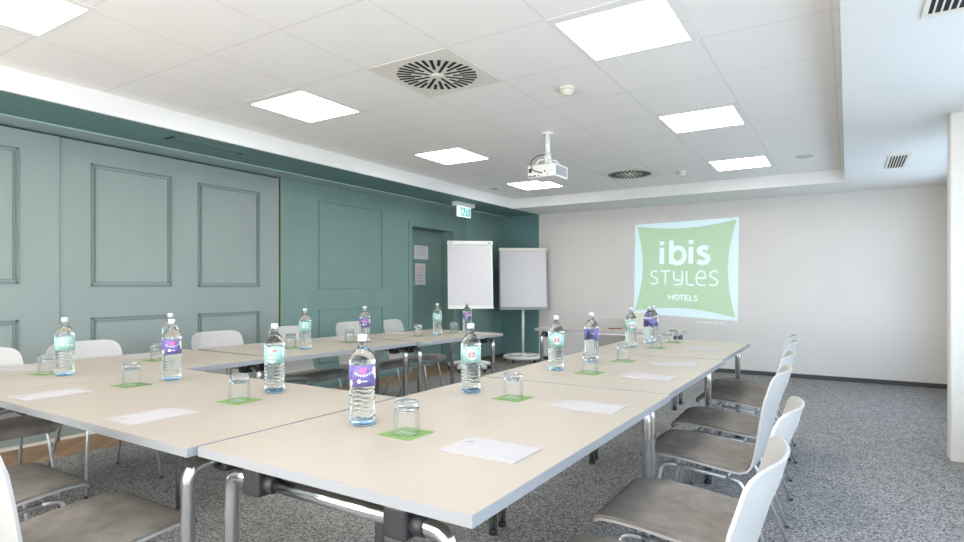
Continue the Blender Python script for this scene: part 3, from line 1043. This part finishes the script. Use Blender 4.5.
# ================================================================== upturned glasses on green coasters
def coaster():
    b = MB().box(-.06, .06, -.06, .06, 0, .0015)
    o = b.build('coaster', M['green'])
    k = MB()
    for q in range(4):
        k.add([(-.03 + .016 * q, -.012, .0018), (-.02 + .016 * q, -.012, .0018), (-.02 + .016 * q, .014, .0018), (-.03 + .016 * q, .014, .0018)], [(0, 1, 2, 3)])
    k.add([(-.03, -.026, .0018), (.03, -.026, .0018), (.03, -.020, .0018), (-.03, -.020, .0018)], [(0, 1, 2, 3)])
    k.build('coaster_print', M['lightgreen'], o, recalc=False)
    return tag(o, '', 'coaster', 'green coasters under the glasses')
def tumbler():
    r = thing('drinking_glass', '', 'glass', group='upturned drinking glasses')
    MB().lathe([(.0405, .0), (.0405, .002), (.0368, .0735)], 28, close=False).build('glass_wall', M['glass'], r)
    MB().lathe([(.012, .066), (.030, .068), (.0355, .071), (.0368, .074), (.0355, .094), (.0325, .099), (.028, .1)], 28).build('thick_base', M['glassbase'], r)
    MB().lathe([(.0402, .0), (.0412, .0006), (.0412, .0022), (.0402, .0028)], 28, close=False).build('rim', M['glassbase'], r)
    return r
places = [
    (-.51, .42, 'beside the largest purple-labelled bottle'),
    (-.51, 1.078, 'right of the white-badged bottle on the nearest right-row table'),
    (-.505, 1.875, 'in front of the purple-labelled bottle on the middle right table'),
    (-.515, 2.432, 'at the far half of the middle right table, before the mint-labelled bottle'),
    (-.55, 3.27, 'on the far right table, in front of the purple-labelled pair'),
    (-.55, 3.75, 'farthest on the right row, beside the end of the cross table'),
    (-2.105, .43, 'on the crosswise table, left of the purple-labelled bottle'),
    (-1.38, .465, 'on the crosswise table, left of the bottle with the red mark'),
    (-2.83, .385, 'leftmost of all, half behind the leftmost mint-labelled bottle'),
    (-2.90, .98, 'on the near left-row table, left of the hidden bottle'),
    (-2.78, 1.87, 'left of the mint-labelled bottle before the teal wall'),
    (-2.755, 2.43, 'in front of the wall-side chair by the lower teal frame'),
    (-2.64, 3.16, 'left of the mint-labelled bottle on the far left-row table'),
    (-2.57, 3.62, 'on the far left-row table, between the last two bottles'),
]
cproto = gproto = None
for i, (x, y, where) in enumerate(places):
    rz = random.uniform(-.06, .06)
    if i == 0:
        c, g_ = coaster(), tumbler()
        cproto, gproto = c, g_
    else:
        c, g_ = dup(cproto), dup(gproto)
    c.location = (x, y, .7403); c.rotation_euler = (0, 0, rz)
    g_.location = (x, y, .7424)
    c['label'] = 'green square coaster ' + where
    g_['label'] = 'upturned clear glass ' + where
    for o_ in (c, g_):
        if len(o_['label'].split()) > 16:
            o_['label'] = ' '.join(o_['label'].split()[:16])

# ================================================================== sheets of paper
def sheet_obj():
    o = MB().box(-.115, .115, -.08, .08, 0, .003).build('notepad', M['paper'])
    k = MB()
    k.add([(-.095, .02, .0033), (-.075, .02, .0033), (-.075, .037, .0033), (-.095, .037, .0033)], [(0, 1, 2, 3)])
    k.build('pad_logo', M['ink'], o, recalc=False)
    k = MB()
    k.add([(.07, -.052, .0033), (.10, -.052, .0033), (.10, -.049, .0033), (.07, -.049, .0033)], [(0, 1, 2, 3)])
    k.build('pad_print_line', M['ink'], o, recalc=False)
    return tag(o, '', 'notepad', 'white notepads at each seat')
pads = [
    (-.205, .406, .0, 'white notepad nearest the camera, at the front corner of the right-hand row'),
    (-.19, 1.08, .0, 'white notepad on the nearest right table, closer to the first seam'),
    (-.208, 1.90, .0, 'first white notepad on the middle right table'),
    (-.213, 2.44, .0, 'second white notepad on the middle right table, nearer its far end'),
    (-.23, 3.365, .0, 'white notepad on the far right table'),
    (-2.15, .135, PI / 2, 'white notepad on the crosswise table, farther left'),
    (-1.395, .142, PI / 2, 'white notepad on the crosswise table, nearer the table seam'),
    (-3.20, .385, PI, 'white notepad at the left picture edge, behind the leftmost glass'),
    (-3.19, 1.02, PI, 'white notepad in front of the chair right of the leftmost bottle'),
    (-3.13, 1.93, PI, 'white notepad in front of the chair by the wide sliding panel'),
    (-3.08, 2.62, PI - .05, 'white notepad behind the glass before the lower teal wall frame'),
    (-2.98, 3.27, PI - .08, 'white notepad on the far left-row table before a wall-side chair'),
]
for i, (x, y, rz, lab) in enumerate(pads):
    if i == 0:
        pp = sheet_obj(); c = pp
    else:
        c = dup(pp)
    c.location = (x, y, .7403); c.rotation_euler = (0, 0, rz); c['label'] = lab

# things on the far cross table
r = thing('document_box', 'beige upright box on the far cross table, behind the bottles', 'box', (-1.13, 4.98, .7405), .07)
MB().box(-.11, .11, -.04, .04, 0, .165).build('box_body', M['beige'], r, bevel=.003)
MB().box(-.112, .112, -.042, .042, .15, .168).build('lid', M['beige'], r)
r = thing('ballpoint_pen', 'dark red pen lying on the far cross table beside the mint-labelled bottle', 'pen', (-1.43, 4.93, .7455), .3)
MB().tube([(-.06, 0, 0), (.05, 0, 0), (.068, 0, 0)], [.005, .005, .001], 8).build('barrel', mat('dark_red_plastic', (.2, .03, .03), .4), r)
MB().tube([(-.075, 0, 0), (-.03, 0, 0)], .0052, 8).build('pen_cap', M['black'], r)

# ================================================================== flip charts
def flip(x, y, zt, zb, wd, rz, kind, label):
    r = thing('flip_chart', label, 'flip chart', (x, y, 0), rz, 'flip charts by the teal corner')
    lean = .10
    Hh = zt - zb
    def Q(u, v, d_):      # board plane: u across, v up from the bottom, d_ towards the viewer
        return Vector((u, -.05 + lean * v / Hh * 1.0 - d_, zb + v))
    def slab(name, u0, u1, v0, v1, d0, d1, m, parent, bevel=0):
        b = MB()
        vs_ = [Q(u, v, d_) for u in (u0, u1) for v in (v0, v1) for d_ in (d0, d1)]
        b.add(vs_, [(0, 1, 3, 2), (4, 6, 7, 5), (0, 4, 5, 1), (2, 3, 7, 6), (0, 2, 6, 4), (1, 5, 7, 3)])
        return b.build(name, m, parent, bevel)
    hw = wd / 2
    bd_ = slab('board', -hw, hw, 0, Hh, -.02, 0, M['edge'] if kind == 2 else M['white_plastic'], r, .006)
    slab('paper_pad', -hw + .02, hw - .02, .03, Hh - .03, 0, .012, M['chart_paper'], r)
    slab('clamp_bar', -hw - .005, hw + .005, Hh - .055, Hh - .008, .008, .03, M['aircon'] if kind == 2 else M['white_plastic'], r, .006)
    slab('pen_tray', -hw, hw, -.012, .012, 0, .05, M['white_plastic'] if kind == 1 else M['edge'], r, .004)
    if kind == 1:
        for s in (-1, 1):
            slab('clamp_knob', s * (hw - .05) - .02, s * (hw - .05) + .02, Hh - .05, Hh - .015, .03, .045, M['steel'], r, .005)
    MB().tube([(0, .03, .09), (0, .03, zb + .25)], .022, 14).build('pole', M['white_plastic'], r)
    if kind == 1:
        bs = MB()
        for k in range(5):
            a = 2 * PI * k / 5 + .3
            bs.tube(bend([(0, .03, .11), (.16 * math.cos(a), .03 + .16 * math.sin(a), .11), (.31 * math.cos(a), .03 + .31 * math.sin(a), .075)], .1), [.03] * 9, 10)
        bs.build('star_base', M['white_plastic'], r)
        for k in range(5):
            a = 2 * PI * k / 5 + .3
            MB().lathe([(.02, -.02), (.027, -.018), (.027, .018), (.02, .02)], 16, (.3 * math.cos(a), .03 + .3 * math.sin(a), .027), axis='x').build('caster', M['black'], r)
    else:
        ring = [(.29 * math.cos(2 * PI * k / 28), .03 + .29 * math.sin(2 * PI * k / 28), .075) for k in range(29)]
        bs = MB().tube(ring, .028, 10)
        for k in range(3):
            a = 2 * PI * k / 3 + .4
            bs.tube([(0, .03, .085), (.28 * math.cos(a), .03 + .28 * math.sin(a), .08)], .02, 10)
        bs.lathe([(.06, .06), (.06, .10), (.03, .13)], 20, (0, .03, 0))
        bs.build('ring_base', M['white_plastic'], r)
        for k in range(5):
            a = 2 * PI * k / 5 + .2
            MB().lathe([(.018, -.018), (.025, -.016), (.025, .016), (.018, .018)], 16, (.28 * math.cos(a), .03 + .28 * math.sin(a), .025), axis='x').build('caster', M['black'], r)
flip(-3.88, 5.90, 1.83, .885, .64, .70, 1, 'left flip chart with a wheeled star base, beside the recessed door')
flip(-3.72, 7.18, 1.80, .83, .77, .66, 2, 'right flip chart on a round ring base, against the grey back wall')
